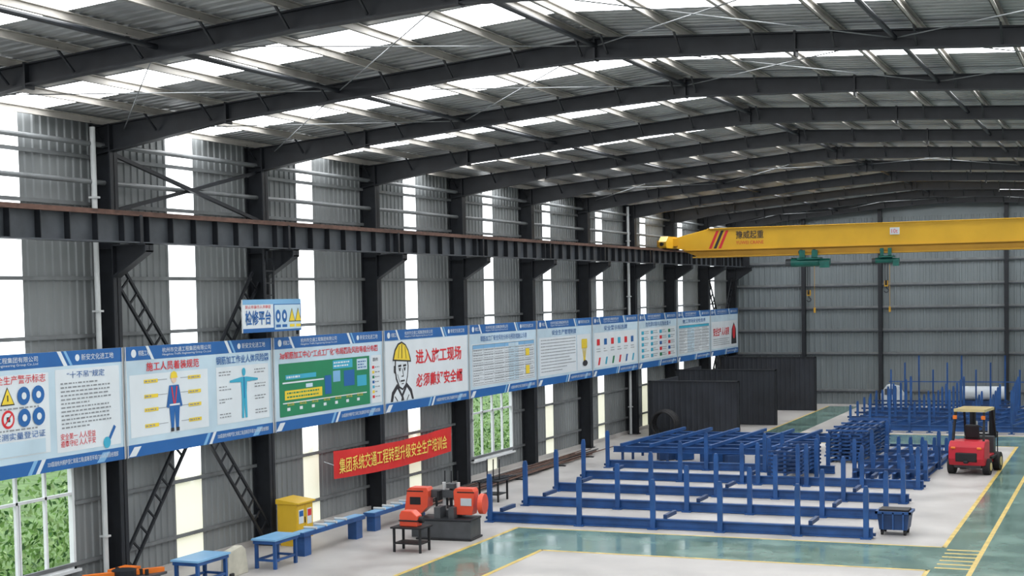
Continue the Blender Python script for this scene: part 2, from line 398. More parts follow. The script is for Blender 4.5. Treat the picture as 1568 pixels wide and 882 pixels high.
for i in range(4):
    b.tri(1.0+i*.45,1.58,.2,'sblack',4); b.tri(1.0+i*.45,1.575,.165,'syel',5); b.rect(.985+i*.45,1.5,1.015+i*.45,1.62,'sblack',6)
    b.circ(1.0+i*.45,1.15,.18,'sred',4); b.circ(1.0+i*.45,1.15,.13,'swhite',5); b.line(.89+i*.45,1.04,1.11+i*.45,1.26,.035,'sred',6); b.rect(.95+i*.45,1.1,1.05+i*.45,1.2,'sblack',5.5)
for i in range(2):
    b.circ(2.8+i*.42,1.58,.18,'sblue',6); b.circ(2.8+i*.42,1.15,.18,'sblue',6); b.circ(2.8+i*.42,1.58,.07,'swhite',8); b.circ(2.8+i*.42,1.15,.07,'swhite',8)
b.lines(.9,3.3,1.32,1.38,1,seed=2); b.lines(.9,3.3,.9,.96,1,seed=4)
b.txt('检验批实测实量登记证',1.3,.74,2.1,.14,'sblue'); b.rect(1.0,.42,3.4,.70,'spale',4)
b.txt('“十不吊”规定',4.1,1.84,1.2,.14,'sblue'); b.lines(3.9,5.5,.8,1.78,12,seed=3)
b.txt('安全第一 人人受益\n遵章守纪 人人平安',3.85,.45,1.1,.28,'sred'); b.line(5.35,.42,5.6,.75,.08,'sblue',4); b.circ(5.32,.42,.12,'scyan',4.4); b.end()
b=Board(by(0)); b.rect(.15,.42,3.1,1.78,'swhite',2); b.rect(3.45,.42,5.75,1.78,'swhite',2)
b.txt('施工人员着装规范',.75,1.84,2.0,.2,'sred',bold=.01); b.txt('钢筋加工作业人体风险图',3.45,1.84,2.3,.2,'sblue',bold=.008)
cx=1.75
b.circ(cx,1.62,.10,'sskin',5); b.poly([(cx-.14,1.64),(cx+.14,1.64),(cx+.1,1.76),(cx,1.8),(cx-.1,1.76)],'syel',6)
b.poly([(cx-.18,1.48),(cx+.18,1.48),(cx+.2,1.02),(cx+.14,.5),(cx+.04,.5),(cx,.92),(cx-.04,.5),(cx-.14,.5),(cx-.2,1.02)],'sblue',5)
b.poly([(cx-.18,1.48),(cx-.3,1.0),(cx-.23,.97),(cx-.12,1.3)],'sblue',5.3); b.poly([(cx+.18,1.48),(cx+.3,1.0),(cx+.23,.97),(cx+.12,1.3)],'sblue',5.3)
b.line(cx-.1,1.45,cx-.02,1.05,.04,'sred',6); b.line(cx+.1,1.45,cx+.02,1.05,.04,'sred',6); b.rect(cx-.19,1.02,cx+.19,1.06,'swhite',6.5)
for s in (-1,1): b.rect(cx+s*.1-.06,.44,cx+s*.1+.06,.52,'sblack',6)
for k,h in enumerate((1.58,1.25,.95,.6)):
    b.rect(.65,h,1.15,h+.08,'syel',4); b.rect(2.3,h,2.8,h+.08,'syel',4); b.line(1.15,h+.05,1.5,h+.05,.012,'sgrey',4); b.line(2.0,h+.05,2.3,h+.05,.012,'sgrey',4)
    b.lines(.68,1.12,h,h+.08,1,'sgrey',5,.03,k); b.lines(2.33,2.77,h,h+.08,1,'sgrey',5,.03,k+9)
cx=4.62
b.circ(cx,1.62,.08,'scyan',5,ry=.1); b.poly([(cx-.14,1.5),(cx+.14,1.5),(cx+.11,1.1),(cx+.12,.5),(cx+.03,.5),(cx,.95),(cx-.03,.5),(cx-.12,.5),(cx-.11,1.1)],'scyan',5)
b.poly([(cx-.12,1.5),(cx-.62,1.44),(cx-.62,1.39),(cx-.1,1.38)],'scyan',5.3); b.poly([(cx+.12,1.5),(cx+.62,1.44),(cx+.62,1.39),(cx+.1,1.38)],'scyan',5.3)
b.line(cx,1.5,cx,.98,.03,'sblue',6)
for k,h in enumerate((1.55,1.2,.9,.55)):
    b.lines(3.55,4.1,h,h+.14,2,'sgrey',4,.025,k+20); b.lines(5.1,5.65,h,h+.14,2,'sgrey',4,.025,k+30)
b.end()
b=Board(by(1)); b.txt('3#钢筋加工中心“工点工厂化”布局图及风险等级分布图',.3,1.83,5.3,.19,'sred',bold=.012)
b.rect(.25,.36,5.1,1.72,'sgreen',3); b.rect(.5,.78,2.4,1.02,'syel',4); b.rect(.55,1.3,2.1,1.42,'scyan',4); b.rect(3.0,1.45,4.1,1.68,'scyan',4); b.rect(3.0,1.1,3.4,1.4,'sblue2',4)
b.rect(3.6,.95,4.2,1.38,'sblue',4); b.rect(4.35,1.35,4.95,1.66,'spale',4); b.rect(4.35,.9,4.9,1.2,'scyan',4); b.rect(1.55,1.05,1.9,1.15,'spale',5); b.rect(2.55,.8,2.9,1.3,'sblue',4)
for i in range(7): b.rect(.6+i*.62,.5,.75+i*.62,.58,'swhite',4); b.txt('加工区',.6+i*.62,.63,.35,.08,'syel',5)
b.line(.4,1.22,2.5,1.22,.04,'swhite',4); b.line(.4,.7,4.9,.7,.03,'swhite',4); b.lines(.6,2.0,1.3,1.42,1,'swhite',5,.05,8); b.lines(.6,2.3,.8,1.0,2,'sgreen',5,.04,9); b.lines(3.05,4.0,1.48,1.66,2,'swhite',5,.04,10); b.lines(4.4,4.9,1.38,1.62,3,'sblue',5,.03,11)
b.rect(5.2,.36,5.8,1.72,'swhite',3); b.txt('图例',5.3,1.55,.3,.1,'sblack')
for i,k in enumerate(('sred','syel','scyan','sblue','sgreen','syel','sred')): b.rect(5.25,.5+i*.14,5.38,.58+i*.14,k,4); b.lines(5.42,5.75,.5+i*.14,.58+i*.14,1,'sgrey',4,.03,i)
b.end()
b=Board(by(2)); b.rect(.08,.3,5.84,2.07,'swhite',2.5)
b.txt('进入施工现场',2.05,1.32,3.3,.45,'sred',bold=.02); b.txt('必须戴好安全帽',2.05,.62,3.35,.42,'sred',bold=.02)
b.poly([(.66,1.2),(.72,.95),(.92,.68),(1.15,.60),(1.38,.74),(1.50,1.0),(1.56,1.3),(1.5,1.55),(.68,1.55)],'sblack',4)
b.poly([(.72,1.2),(.78,.97),(.95,.73),(1.14,.66),(1.33,.78),(1.44,1.02),(1.49,1.3),(1.44,1.5),(.74,1.5)],'swhite',5)
b.poly([(.60,1.15),(.7,1.1),(.72,1.35),(.60,1.35)],'sblack',4.5)
b.poly([(.52,1.5),(1.72,1.42),(1.70,1.52),(1.56,1.78),(1.38,1.96),(1.12,2.05),(.88,2.0),(.66,1.82)],'sblack',6)
b.poly([(.59,1.54),(1.64,1.47),(1.52,1.75),(1.34,1.92),(1.12,2.0),(.91,1.95),(.71,1.79)],'syel',7)
b.line(1.1,1.55,1.12,1.98,.04,'sblack',8); b.line(.86,1.56,.95,1.93,.025,'sblack',8); b.line(1.38,1.53,1.32,1.9,.025,'sblack',8)
for c in (.96,1.28): b.line(c-.10,1.33,c+.10,1.34,.06,'sblack',7); b.circ(c,1.22,.045,'sblack',7); b.line(c-.08,1.26,c+.08,1.26,.02,'sblack',7.4)
b.line(1.13,1.25,1.19,1.03,.03,'sblack',7); b.line(1.06,1.02,1.2,1.02,.03,'sblack',7.3); b.line(1.0,.88,1.27,.89,.05,'sblack',7); b.line(1.06,.8,1.2,.8,.025,'sblack',7); b.line(.8,1.1,.95,.85,.02,'sblack',7)
b.poly([(.35,.3),(.45,.58),(.8,.82),(1.1,.5),(1.42,.82),(1.75,.6),(1.88,.3)],'sblack',3)
b.poly([(.5,.3),(.58,.5),(.8,.66),(1.1,.36),(1.42,.68),(1.62,.52),(1.74,.3)],'swhite',4)
b.poly([(1.02,.3),(1.08,.45),(1.16,.45),(1.22,.3)],'sblack',5); b.line(.62,.45,.8,.3,.04,'sblack',5); b.line(1.55,.45,1.4,.3,.04,'sblack',5); b.end()
def table(i,title,nx,ny,alt,seed):
    b=Board(by(i)); b.rect(.2,.36,5.72,1.76,'swhite',2); b.txt(title,.9,1.83,4.1,.19,'sblue')
    b.rect(.25,1.6,5.67,1.73,alt,3); b.grid(.25,.4,5.67,1.73,nx,ny)
    for c in range(nx):
        a=.25+5.42*c/nx; b.lines(a+.06,a+5.42/nx-.06,.42,1.58,ny*2-2,'sgrey',4,.025,seed+c)
    return b
b=table(3,'钢筋加工厂安全风险分析与预防措施公示表',6,8,'sblue2',40); b.rect(4.85,1.2,5.2,1.45,'syel',5); b.rect(4.85,.55,5.2,.85,'syel',5); b.rect(3.3,.4,4.2,1.7,'spale',3.3); b.end()
b=Board(by(4)); b.txt('安全生产管理制度',1.5,1.83,2.6,.19,'sblue'); b.rect(.2,.36,4.1,1.76,'swhite',2); b.rect(4.2,.36,5.72,1.76,'swhite',2); b.lines(.35,4.0,.45,1.72,11,seed=50)
for j in range(7):
    a0=5.0+(j-3)*.03; b.line(5.0,.5,a0+(j-3)*.06,1.35,.025,'syel',4+j*.05)
    for q in range(5): b.circ(a0+(j-3)*.06,1.35+q*.07-.1,.05,'syel',5+j*.1+q*.02,8)
b.circ(5.05,.62,.28,'sblack',6.5,ry=.12); b.end()
b=Board(by(5)); b.rect(.2,.36,5.72,1.76,'swhite',2); b.txt('安全警示标志牌',1.4,1.83,3,.2,'sblue')
for c in range(6):
    b.rect(.5+c*.88,1.25,.85+c*.88,1.5,['sred','sblue','sred','scyan','sred','sblue'][c],4); b.lines(.45+c*.88,.95+c*.88,.95,1.15,2,'sgrey',4,.03,c)
    b.poly([(.6+c*.88,.45),(.8+c*.88,.45),(.95+c*.88,.75),(.75+c*.88,.75)],['sred','scyan','sgreen','sred','sblue','scyan'][c],4)
b.end()
b=Board(by(6)); b.rect(.2,.36,5.72,1.76,'swhite',2); b.txt('危险源识别与应急处置卡',1.0,1.83,3.9,.2,'sblue')
for c in range(4):
    for j in range(5): b.rect(.4+c*1.35,.45+j*.26,.75+c*1.35,.6+j*.26,['sred','scyan','sgreen','sred','sblue'][(j+c)%5] if c>1 else 'scyan',4); b.lines(.8+c*1.35,1.5+c*1.35,.45+j*.26,.62+j*.26,2,'sgrey',4,.03,c*7+j)
b.end()
b=table(7,'施工现场安全检查表',4,9,'scyan',70); b.rect(1.7,.4,2.9,1.6,'spale',3.3); b.end()
b=Board(by(8),5.7); b.rect(.2,.36,5.5,1.76,'swhite',2); b.txt('安全生产 人人有责',.5,1.0,3.2,.45,'sred',bold=.02); b.poly([(4.2,.5),(5.3,.5),(5.2,1.3),(4.75,1.65),(4.3,1.3)],'sblack',4); b.circ(4.75,1.15,.3,'sred',5,ry=.38); b.lines(.5,3.8,.5,.9,4,seed=5); b.end()
# platform sign
e=empty('maintenance_platform_sign',(-19.7,30.5,5.4)); mb=MB(); mb.box(-.03,0,0,0,2.7,.8,'ltgrey')
def q(a,h,a1,h1,k,l): mb.add([(l*.004,a,h),(l*.004,a1,h),(l*.004,a1,h1),(l*.004,a,h1)],[(0,1,2,3)],k)
q(0,0,2.7,.8,'swhite',1); q(0,.68,2.7,.8,'sblue2',2); q(1.38,0,2.7,.68,'sblue',2); q(1.42,.05,2.66,.66,'spale',3)
for c in (0,1): 
    mb.add([(.016,1.58+c*.3+.12*math.cos(t*math.pi/8),.38+.16*math.sin(t*math.pi/8)) for t in range(16)],[tuple(range(16))],'sblue')
    mb.add([(.02,1.58+c*.3+.05*math.cos(t*math.pi/4),.38+.07*math.sin(t*math.pi/4)) for t in range(8)],[tuple(range(8))],'swhite')
    mb.add([(.016,2.08+c*.3,.23),(.016,2.40+c*.3,.23),(.016,2.24+c*.3,.58)],[(0,1,2)],'sblack'); mb.add([(.018,2.11+c*.3,.25),(.018,2.37+c*.3,.25),(.018,2.24+c*.3,.54)],[(0,1,2)],'syel'); q(2.13+c*.3,.1,2.36+c*.3,.17,'syel',4); q(1.47+c*.3,.1,1.7+c*.3,.17,'sblue',4)
q(0,0,1.38,.1,'sblue',2)
mb.beam((-.05,.1,-.1),(-.05,.1,.8),.05,.05,'steel'); mb.beam((-.05,2.6,-.1),(-.05,2.6,.8),.05,.05,'steel')
mb.beam((-.37,1.75,.3),(-.04,1.75,.3),.05,.05,'steel')
mb.done('sign_panel',parent=e,fix=False)
text('检修平台',e,'sblue',(.016,.1,.18),1.15,.36,RW,bold=.02); text('禁止非操作人员攀登',e,'sred',(.016,.1,.58),1.15,.08,RW)
mb=MB(); y=T0+6
mb.beam((XC,y,6.3),(XC+.5,y-.8,7.4),.06,.06,'steel'); mb.beam((XC+.35,y-.3,5.9),(XC+.35,y-.3,7.4),.05,.05,'steel'); mb.beam((XC+.35,y-.7,5.9),(XC+.35,y-.7,7.4),.05,.05,'steel')
for k in range(5): mb.beam((XC+.35,y-.7,6.0+k*.3),(XC+.35,y-.3,6.0+k*.3),.03,.03,'steel')
mb.done('column_access_ladder')
# banner
e=empty('red_banner',(XC+.06,35.3,1.3)); mb=MB(); n=30; vs=[];
for i in range(n+1):
    y=7.5*i/n; sag=-.10*math.sin(math.pi*i/n); o=.03*math.sin(i*.9)
    vs+=[(o*.3,y,sag-.02*i/n),(o,y,sag+.76)]
mb.add(vs,[(2*i,2*i+2,2*i+3,2*i+1) for i in range(n)],'banner')
for y in (0,7.5): mb.cyl((0,y,.38),(-.12,y+(-.3 if y==0 else .3),.5),.01,'white',6); 
mb.done('banner_cloth',parent=e,fix=False)
text('集团系统交通工程转型升级安全生产培训会',e,'btext',(.035,.25,.1),6.9,.43,RW,bold=.008)
# ------------------------------------------------------------ overhead crane
CY=66.0; dz=-.13
e=empty('overhead_travelling_crane',(0,CY,0)); mb=MB()
prof=[(-19.2,8.25),(-18.6,8.15),(XR-2,8.15),(XR-1.2,8.4),(XR-1.2,8.75),(XR-2,9.1),(-17.8,9.1),(-19.2,8.78)]
prof=[(a,b_+dz) for a,b_ in prof]
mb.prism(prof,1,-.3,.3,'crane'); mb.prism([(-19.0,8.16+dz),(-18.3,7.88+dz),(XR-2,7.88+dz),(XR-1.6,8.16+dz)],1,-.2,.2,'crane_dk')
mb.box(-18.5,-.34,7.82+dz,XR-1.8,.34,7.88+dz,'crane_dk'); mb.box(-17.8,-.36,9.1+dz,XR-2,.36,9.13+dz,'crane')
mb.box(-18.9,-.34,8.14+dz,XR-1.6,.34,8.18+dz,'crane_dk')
mb.done('main_girder',parent=e,bevel=.01)
for x in (-19.6,XR-1.1):
    mb=MB(); mb.prism([(-1.4,8.22),(-1.25,8.15),(1.25,8.15),(1.4,8.22),(1.4,8.43),(1.0,8.68),(-1.0,8.68),(-1.4,8.43)],0,x-.18,x+.18,'crane')
    for y in (-1.05,1.05): mb.cyl((x-.08,y,8.26),(x+.08,y,8.26),.14,'black',20); mb.box(x-.28,y-.2,8.2,x-.18,y+.2,8.5,'crane_dk')
    for s in (-1,1): mb.cyl((x,s*1.4,8.32),(x,s*1.52,8.32),.08,'black',12)
    s=1 if x<0 else -1; mb.box(min(x,x+s*.5),-.28,8.25,max(x,x+s*.5),.28,8.6,'crane'); mb.done('end_carriage',parent=e)
for x,sc in ((-13.3,1.0),(-9.95,.6)):
    mb=MB(); mb.cyl((x-.75*sc,-.1,7.38),(x+.45*sc,-.1,7.38),.20*sc,'hoist',20); mb.cyl((x+.45*sc,-.1,7.38),(x+.95*sc,-.1,7.38),.15*sc,'hoist',16); mb.cyl((x-1.0*sc,-.1,7.38),(x-.75*sc,-.1,7.38),.16*sc,'grey',16)
    mb.box(x-.35*sc,-.42,7.55,x-.1*sc,-.35,7.9,'hoist'); mb.box(x+.2*sc,-.42,7.55,x+.45*sc,-.35,7.9,'hoist'); mb.box(x-.45*sc,-.42,7.5,x+.55*sc,.3,7.58,'hoist')
    for dx in (-.28,.3): mb.cyl((x+dx*sc,-.36,7.82),(x+dx*sc,-.30,7.82),.12*sc,'black',14)
    mb.box(x+.55*sc,-.45,7.12,x+.95*sc,-.25,7.38,'hoist')
    zz=6.15 if sc==1 else 6.5
    for s in (-.05,.05): mb.cyl((x+s,-.1,zz),(x+s,-.1,7.3),.014,'steel',6)
    mb.box(x-.08,-.16,zz-.25,x+.08,-.04,zz,'crane_dk'); mb.cyl((x-.04,-.1,zz-.1),(x+.04,-.1,zz-.1),.12,'black',16)
    hk=[(x+.09*math.cos(t),-.1,zz-.42+.09*math.sin(t)) for t in [1.57-i*.5 for i in range(10)]]
    mb.tube([(x,-.1,zz-.2),(x,-.1,zz-.33)]+hk,.022,'steel',6)
    mb.cyl((x+.3*sc,-.35,5.35),(x+.3*sc,-.35,7.2),.009,'crane_dk',6); mb.box(x+.3*sc-.04,-.39,5.15,x+.3*sc+.04,-.31,5.38,'crane_dk')
    mb.done('hoist_trolley',parent=e)
mb=MB()
for i,k in enumerate(('sred','sblack','sred')): x=-17.75+i*.22; mb.add([(x,-.305,8.22+dz),(x+.13,-.305,8.22+dz),(x+.48,-.305,9.02+dz),(x+.35,-.305,9.02+dz)],[(0,1,2,3)],k)
mb.box(-9.75,-.35,8.6+dz,-9.35,-.3,8.9+dz,'swhite'); mb.done('girder_markings',parent=e,fix=False)
text('豫威起重',e,'sblack',(-16.5,-.31,8.62+dz),1.25,.36,RF,bold=.012); text('YUWEI CRANE',e,'sred',(-16.5,-.31,8.38+dz),1.25,.15,RF); text('10t',e,'sred',(-9.68,-.36,8.66+dz),.26,.18,RF)
# ------------------------------------------------------------ blue racks
def post(x,y,h=1.3,k='blue',w=.065):
    mb.box(x-w,y-.045,.0,x+w,y+.045,h-.12,k); mb.prism([(x-w,h-.12),(x+w,h-.12),(x+w*.6,h),(x-w*.6,h)],1,y-.045,y+.045,k)
    mb.box(x-.13,y-.11,0,x+.13,y+.11,.03,k)
mb=MB()
colx=[-16.3,-13.7,-11.65,-9.85,-7.85,-6.15]
rows=[37.35+3.2*k for k in range(5)]
for r,y in enumerate(rows):
    x0=colx[0]-(r*.25); x1=colx[-1]+.15 if r<4 else -9.3
    mb.ibeam((x0,y,.14),(x1,y,.14),.16,.26,'blue')
    for c,x in enumerate(colx):
        xx=x-(r*.25 if c==0 else 0)
        if r==4 and c>3: continue
        post(xx,y-.1,1.32)
        mb.box(xx-.2,y+.06,.05,xx+.2,y+.16,.12,'blue_dk')
    for c in (0,2,4):
        if r<4: mb.beam((colx[c]+.3,y,.33),(colx[c]+.3,y+.9,.33),.1,.1,'blue_dk')
for k in range(6):
    z=.32+k*.13
    for x in (-10.7,-10.3,-9.9): mb.beam((x,47.0,z),(x,50.2,z),.09,.08,'blue')
    for y in (47.1,48.2,49.2,50.1): mb.beam((-10.85,y,z+.06),(-9.75,y,z+.06),.07,.06,'blue_dk')
for x in (-11.1,-9.55):
    for y in (46.7,48.3,50.3): post(x,y,1.35)
mb.done('steel_bar_storage_rack')
mb=MB()
for k in range(6):
    y=51.6+k*1.2; mb.ibeam((-17.6+.12*k,y,.5),(-11.2+.1*k,y+.25,.5),.14,.22,'blue')
    for x in (-17.3,-15.6,-13.9,-12): mb.box(x,y-.03,0,x+.08,y+.05,.4,'blue_dk')
for k in range(6):
    x=-17.2+k*1.1; mb.beam((x,51.3,.68),(x+.4,58.2,.68),.1,.12,'blue')
for k in range(10):
    x=-16.5+random.random()*5; y=51.2+random.random()*2; mb.beam((x,y,.2),(x+.5,y+.4,.2),.3,.35,'blue_dk' if k%2 else 'blue')
mb.done('roller_conveyor_table')
mb=MB()
for k in range(9):
    z=.05+k*.13; j=random.uniform(-.06,.06)
    for x in (-10.1,-9.7,-9.3,-8.9): mb.beam((x+j,53.3,z),(x+j-.0,58.8,z),.09,.07,'blue' if k%2 else 'blue_dk')
    for y in (53.5,55,56.5,58,58.7): mb.beam((-10.25+j,y,z+.05),(-8.75+j,y,z+.05),.07,.06,'blue')
mb.done('stacked_blue_frames')
mb=MB()
for k in range(6):
    x=-8.4+k*.42
    mb.channel((x,48.6,.14),(x+.15,57.4,.14),.1,.22,'blue'); 
    for y in (49.5,52.3,55.2): post(x+.05,y,.8)
for y in (49,51,53,55,57): mb.beam((-8.5,y,.3),(-6.15,y,.3),.1,.1,'blue_dk')
for y in (49,52.5,56): post(-8.45,y,1.3); post(-6.2,y,1.3)
mb.done('steel_bar_storage_rack')
mb=MB()
for r,y in enumerate([65.2,67.6,70,72.4,74.8]):
    x0=-11.6-.1*r; mb.ibeam((x0,y,.2),(-3.9,y,.2),.14,.24,'blue')
    for c in range(10):
        x=x0+.2+c*.83; post(x,y,1.15+.35*((c*7+r*3)%3),w=.05)
        mb.beam((x,y,.35),(x+.4,y+2,.35),.08,.08,'blue')
    mb.beam((x0,y+.4,.6),(-5.4,y+.5,.6),.07,.08,'blue_dk')
for c in range(12): x=-11.3+c*.68; mb.cyl((x,76.2,0),(x,76.2,2.1+.35*(c%3)),.04,'blue',8)
mb.beam((-11.4,76.2,1.5),(-3.8,76.2,1.5),.05,.05,'blue')
mb.done('steel_bar_storage_rack')
mb=MB(); mb.cyl((-8.1,78.2,.80),(-6.0,78.2,.80),.36,'white',24); mb.box(-8.2,77.8,.0,-5.9,78.6,.45,'blue_dk'); mb.done('white_sheet_roll')
mb=MB(); mb.prism([(-12.0,.0),(-10.9,.0),(-10.9,.7),(-11.2,1.15),(-11.7,1.25),(-12.0,.8)],1,77.4,78.4,'white'); mb.box(-11.8,77.35,.75,-11.2,77.4,1.05,'grey'); mb.done('wrapped_machine',bevel=.06)
# ------------------------------------------------------------ dark partitions
for y,x0,x1,h in ((61.0,-19.2,-15.25,2.42),(67.6,-19.95,-15.15,2.55),(76,-19.95,-15.0,2.75)):
    mb=MB(); corr_wall(mb,y,x0,x1,0.02,h,'darkpanel',-1,pitch=.25,d=.015,axis='x')
    mb.box(x0,y+.01,0.0,x1,y+.08,h-.02,'darkpanel')
    for x in (x0,x1-.08): mb.box(x,y-.04,0,x+.08,y+.1,h,'steel')
    mb.box(x0,y-.04,h-.05,x1,y+.1,h,'steel'); mb.box(x0+.05,y+.1,0,x0+.1,y+4.2,h-.05,'darkpanel')
    mb.done('black_partition_screen')
mb=MB()
for k in range(9): mb.torus((-18.2+random.uniform(-.04,.04),60.4-.07*k,.66),(.15,1,.12),.58-.025*(k%3),.045,'black')
mb.box(-18.9,59.6,0,-17.4,60.6,.06,'steel'); mb.done('hose_coil')
# ------------------------------------------------------------ forklift
e=empty('forklift',(-4.95,51.9,0),(0,0,math.radians(-8)))
mb=MB()
mb.prism([(-1.15,.32),(-1.25,.55),(-1.22,.95),(-1.05,1.12),(-.45,1.12),(-.45,.32)],0,-.58,.58,'fred')
mb.prism([(-1.05,.22),(-1.12,.34),(-.4,.34),(-.4,.22)],0,-.45,.45,'grey')
mb.box(-.35,-1.275,.45,.35,-1.2,.75,'black'); mb.box(-.08,-1.33,.4,.08,-1.2,.5,'steel')
for s in (-1,1): mb.box(s*.42-.08,-1.27,.86,s*.42+.08,-1.2,.94,'orange')
mb.done('counterweight',parent=e,bevel=.06)
mb=MB(); mb.box(-.5,-.45,.3,.5,.75,.6,'fred'); mb.box(-.48,-.45,.6,.48,-.1,1.1,'fred'); mb.box(-.5,.5,.55,.5,.78,1.15,'grey'); mb.box(-.6,-.2,.45,-.5,.7,.55,'black'); mb.box(.5,-.2,.45,.6,.7,.55,'black'); mb.done('chassis',parent=e,bevel=.03)
mb=MB(); mb.box(-.25,-.4,1.1,.25,.1,1.2,'black'); mb.prism([(-.42,1.15),(-.3,1.15),(-.38,1.62),(-.48,1.6)],0,-.23,.23,'black'); mb.done('seat',parent=e,bevel=.04)
mb=MB(); mb.cyl((0,.5,1.1),(0,.35,1.38),.03,'black',8); mb.torus((0,.33,1.4),(0,-.5,1),.17,.018,'black',20,6); mb.done('steering_wheel',parent=e)
mb=MB()
for s in (-1,1):
    mb.beam((s*.5,-.95,1.05),(s*.46,-.7,2.1),.07,.07,'black'); mb.beam((s*.5,.75,1.1),(s*.46,.4,2.1),.07,.07,'black'); mb.beam((s*.47,-.78,2.1),(s*.47,.5,2.1),.08,.09,'guard')
for k in range(8): y=-.72+k*.165; mb.beam((-.47,y,2.13),(.47,y,2.13),.05,.05,'guard')
mb.box(-.5,-.82,2.06,.5,-.74,2.16,'guard'); mb.box(-.52,-.86,1.82,-.4,-.78,1.94,'orange'); mb.box(.4,-.86,1.82,.52,-.78,1.94,'orange'); mb.done('overhead_guard',parent=e)
mb=MB()
for s in (-1,1):
    mb.channel((s*.36,1.0,.1),(s*.36,1.0,2.05),.1,.09,'steel'); mb.beam((s*.26,1.03,.15),(s*.26,1.03,1.95),.07,.08,'steel'); mb.cyl((s*.2,1.05,.3),(s*.2,1.05,1.6),.035,'ltgrey',10)
    mb.box(s*.3-.06,1.2,.06,s*.3+.06,2.25,.1,'steel'); mb.box(s*.3-.06,1.16,.06,s*.3+.06,1.22,.7,'steel')
for z in (.3,1.1,2.0): mb.box(-.42,.96,z,.42,1.06,z+.08,'steel')
mb.box(-.5,1.1,.5,.5,1.16,.58,'steel'); mb.box(-.5,1.1,.2,.5,1.16,.28,'steel')
for k in range(5): mb.box(-.48+k*.235,1.1,.58,-.45+k*.235,1.14,1.25,'steel')
mb.box(-.5,1.1,1.22,.5,1.14,1.27,'steel'); mb.done('mast_and_forks',parent=e)
mb=MB()
for s in (-1,1):
    for y,r in ((.7,.31),(-.75,.27)): mb.cyl((s*.46,y,r),(s*.68,y,r),r,'black',28); mb.cyl((s*.68,y,r),(s*.70,y,r),r*.5,'guard',16)
mb.done('wheels',parent=e,bevel=.02)
# ------------------------------------------------------------ scrap bin
e=empty('blue_scrap_bin',(-5.6,38.3,0)); mb=MB(); H=.58
mb.prism([(-.34,.14),(.34,.14),(.40,H),(-.40,H)],1,-.34,.34,'blue_dk'); mb.box(-.44,-.38,H-.04,.44,-.32,H+.02,'blue'); mb.box(-.44,.32,H-.04,.44,.38,H+.02,'blue'); mb.box(-.44,-.38,H-.04,-.38,.38,H+.02,'blue'); mb.box(.38,-.38,H-.04,.44,.38,H+.02,'blue')
for x in (-.25,0,.25): mb.box(x-.02,-.38,.15,x+.02,-.34,H,'blue')
for x in (-.28,.28):
    for y in (-.26,.26): mb.cyl((x-.03,y,.07),(x+.03,y,.07),.07,'black',12); mb.box(x-.04,y-.04,.07,x+.04,y+.04,.16,'black')
mb.box(-.36,-.28,H-.02,.36,.28,H+.06,'black'); mb.done('bin_body',parent=e)
# ------------------------------------------------------------ band saw
e=empty('band_saw_machine',(-16.25,34.5,0),(0,0,math.radians(4))); e.scale=(.93,.93,.97); mb=MB()
mb.box(-.78,-.42,.04,.78,.42,.52,'grey'); mb.box(-.82,-.46,0,.82,.46,.05,'black'); mb.box(-.8,-.44,.5,.8,.44,.56,'steel'); mb.done('coolant_base',parent=e,bevel=.02)
mb=MB(); 
for x in (-.22,.2): mb.cyl((x,.25,.56),(x,.25,1.45),.05,'ltgrey',12)
mb.box(-.38,.1,.56,.35,.4,.72,'grey'); mb.box(-.3,-.35,.56,-.12,.1,.85,'grey'); mb.box(.12,-.35,.56,.28,.1,.85,'grey'); mb.box(-.6,.12,1.05,.65,.32,1.25,'grey'); mb.cyl((0,.2,.6),(0,.2,1.35),.045,'steel',10); mb.box(-.1,.1,1.3,.12,.4,1.42,'grey')
mb.box(-.3,-.1,1.0,-.24,.15,1.25,'black'); mb.box(.2,-.1,1.0,.26,.15,1.25,'black')
mb.done('column_and_vice',parent=e)
for sx,nm in ((-.98,'left_blade_housing'),(.52,'right_blade_housing')):
    mb=MB(); t=.10 if sx<0 else -.06
    mb.prism([(sx-.3,.64),(sx+.2,.64),(sx+.3+t,.82),(sx+.32+t,1.24),(sx+.28+t,1.33),(sx-.22+t,1.33),(sx-.28+t*.8,1.26)],1,-.12,.28,'red'); 
    mb.box(sx-.12,-.135,.88,sx+.2,-.12,1.08,'black' if sx<0 else 'white'); mb.box(sx-.22,-.13,1.22,sx+.28,-.12,1.25,'black')
    if sx>0: mb.cyl((sx+.38,.08,.92),(sx+.52,.08,.92),.27,'red',24)
    mb.done(nm,parent=e,bevel=.03)
mb=MB(); mb.box(-1.1,-.05,.0,-.86,.25,.64,'grey'); mb.done('side_leg',parent=e)
e=empty('small_work_stand',(-16.3,32.45,0)); mb=MB()
for x in (-.35,.35):
    for y in (-.25,.25): mb.beam((x,y,0),(x,y,.6),.05,.05,'black')
mb.box(-.42,-.32,.58,.42,.32,.62,'black'); mb.box(-.37,-.27,.2,.37,.27,.23,'black'); mb.done('stand_frame',parent=e)
mb=MB(); mb.prism([(-.25,.62),(.22,.62),(.22,.88),(.08,1.0),(-.2,1.0),(-.25,.9)],1,-.15,.15,'red'); mb.box(-.27,-.17,.74,.24,.17,.78,'black'); mb.cyl((.22,0,.78),(.34,0,.78),.08,'black',14); mb.done('motor_unit',parent=e,bevel=.03)
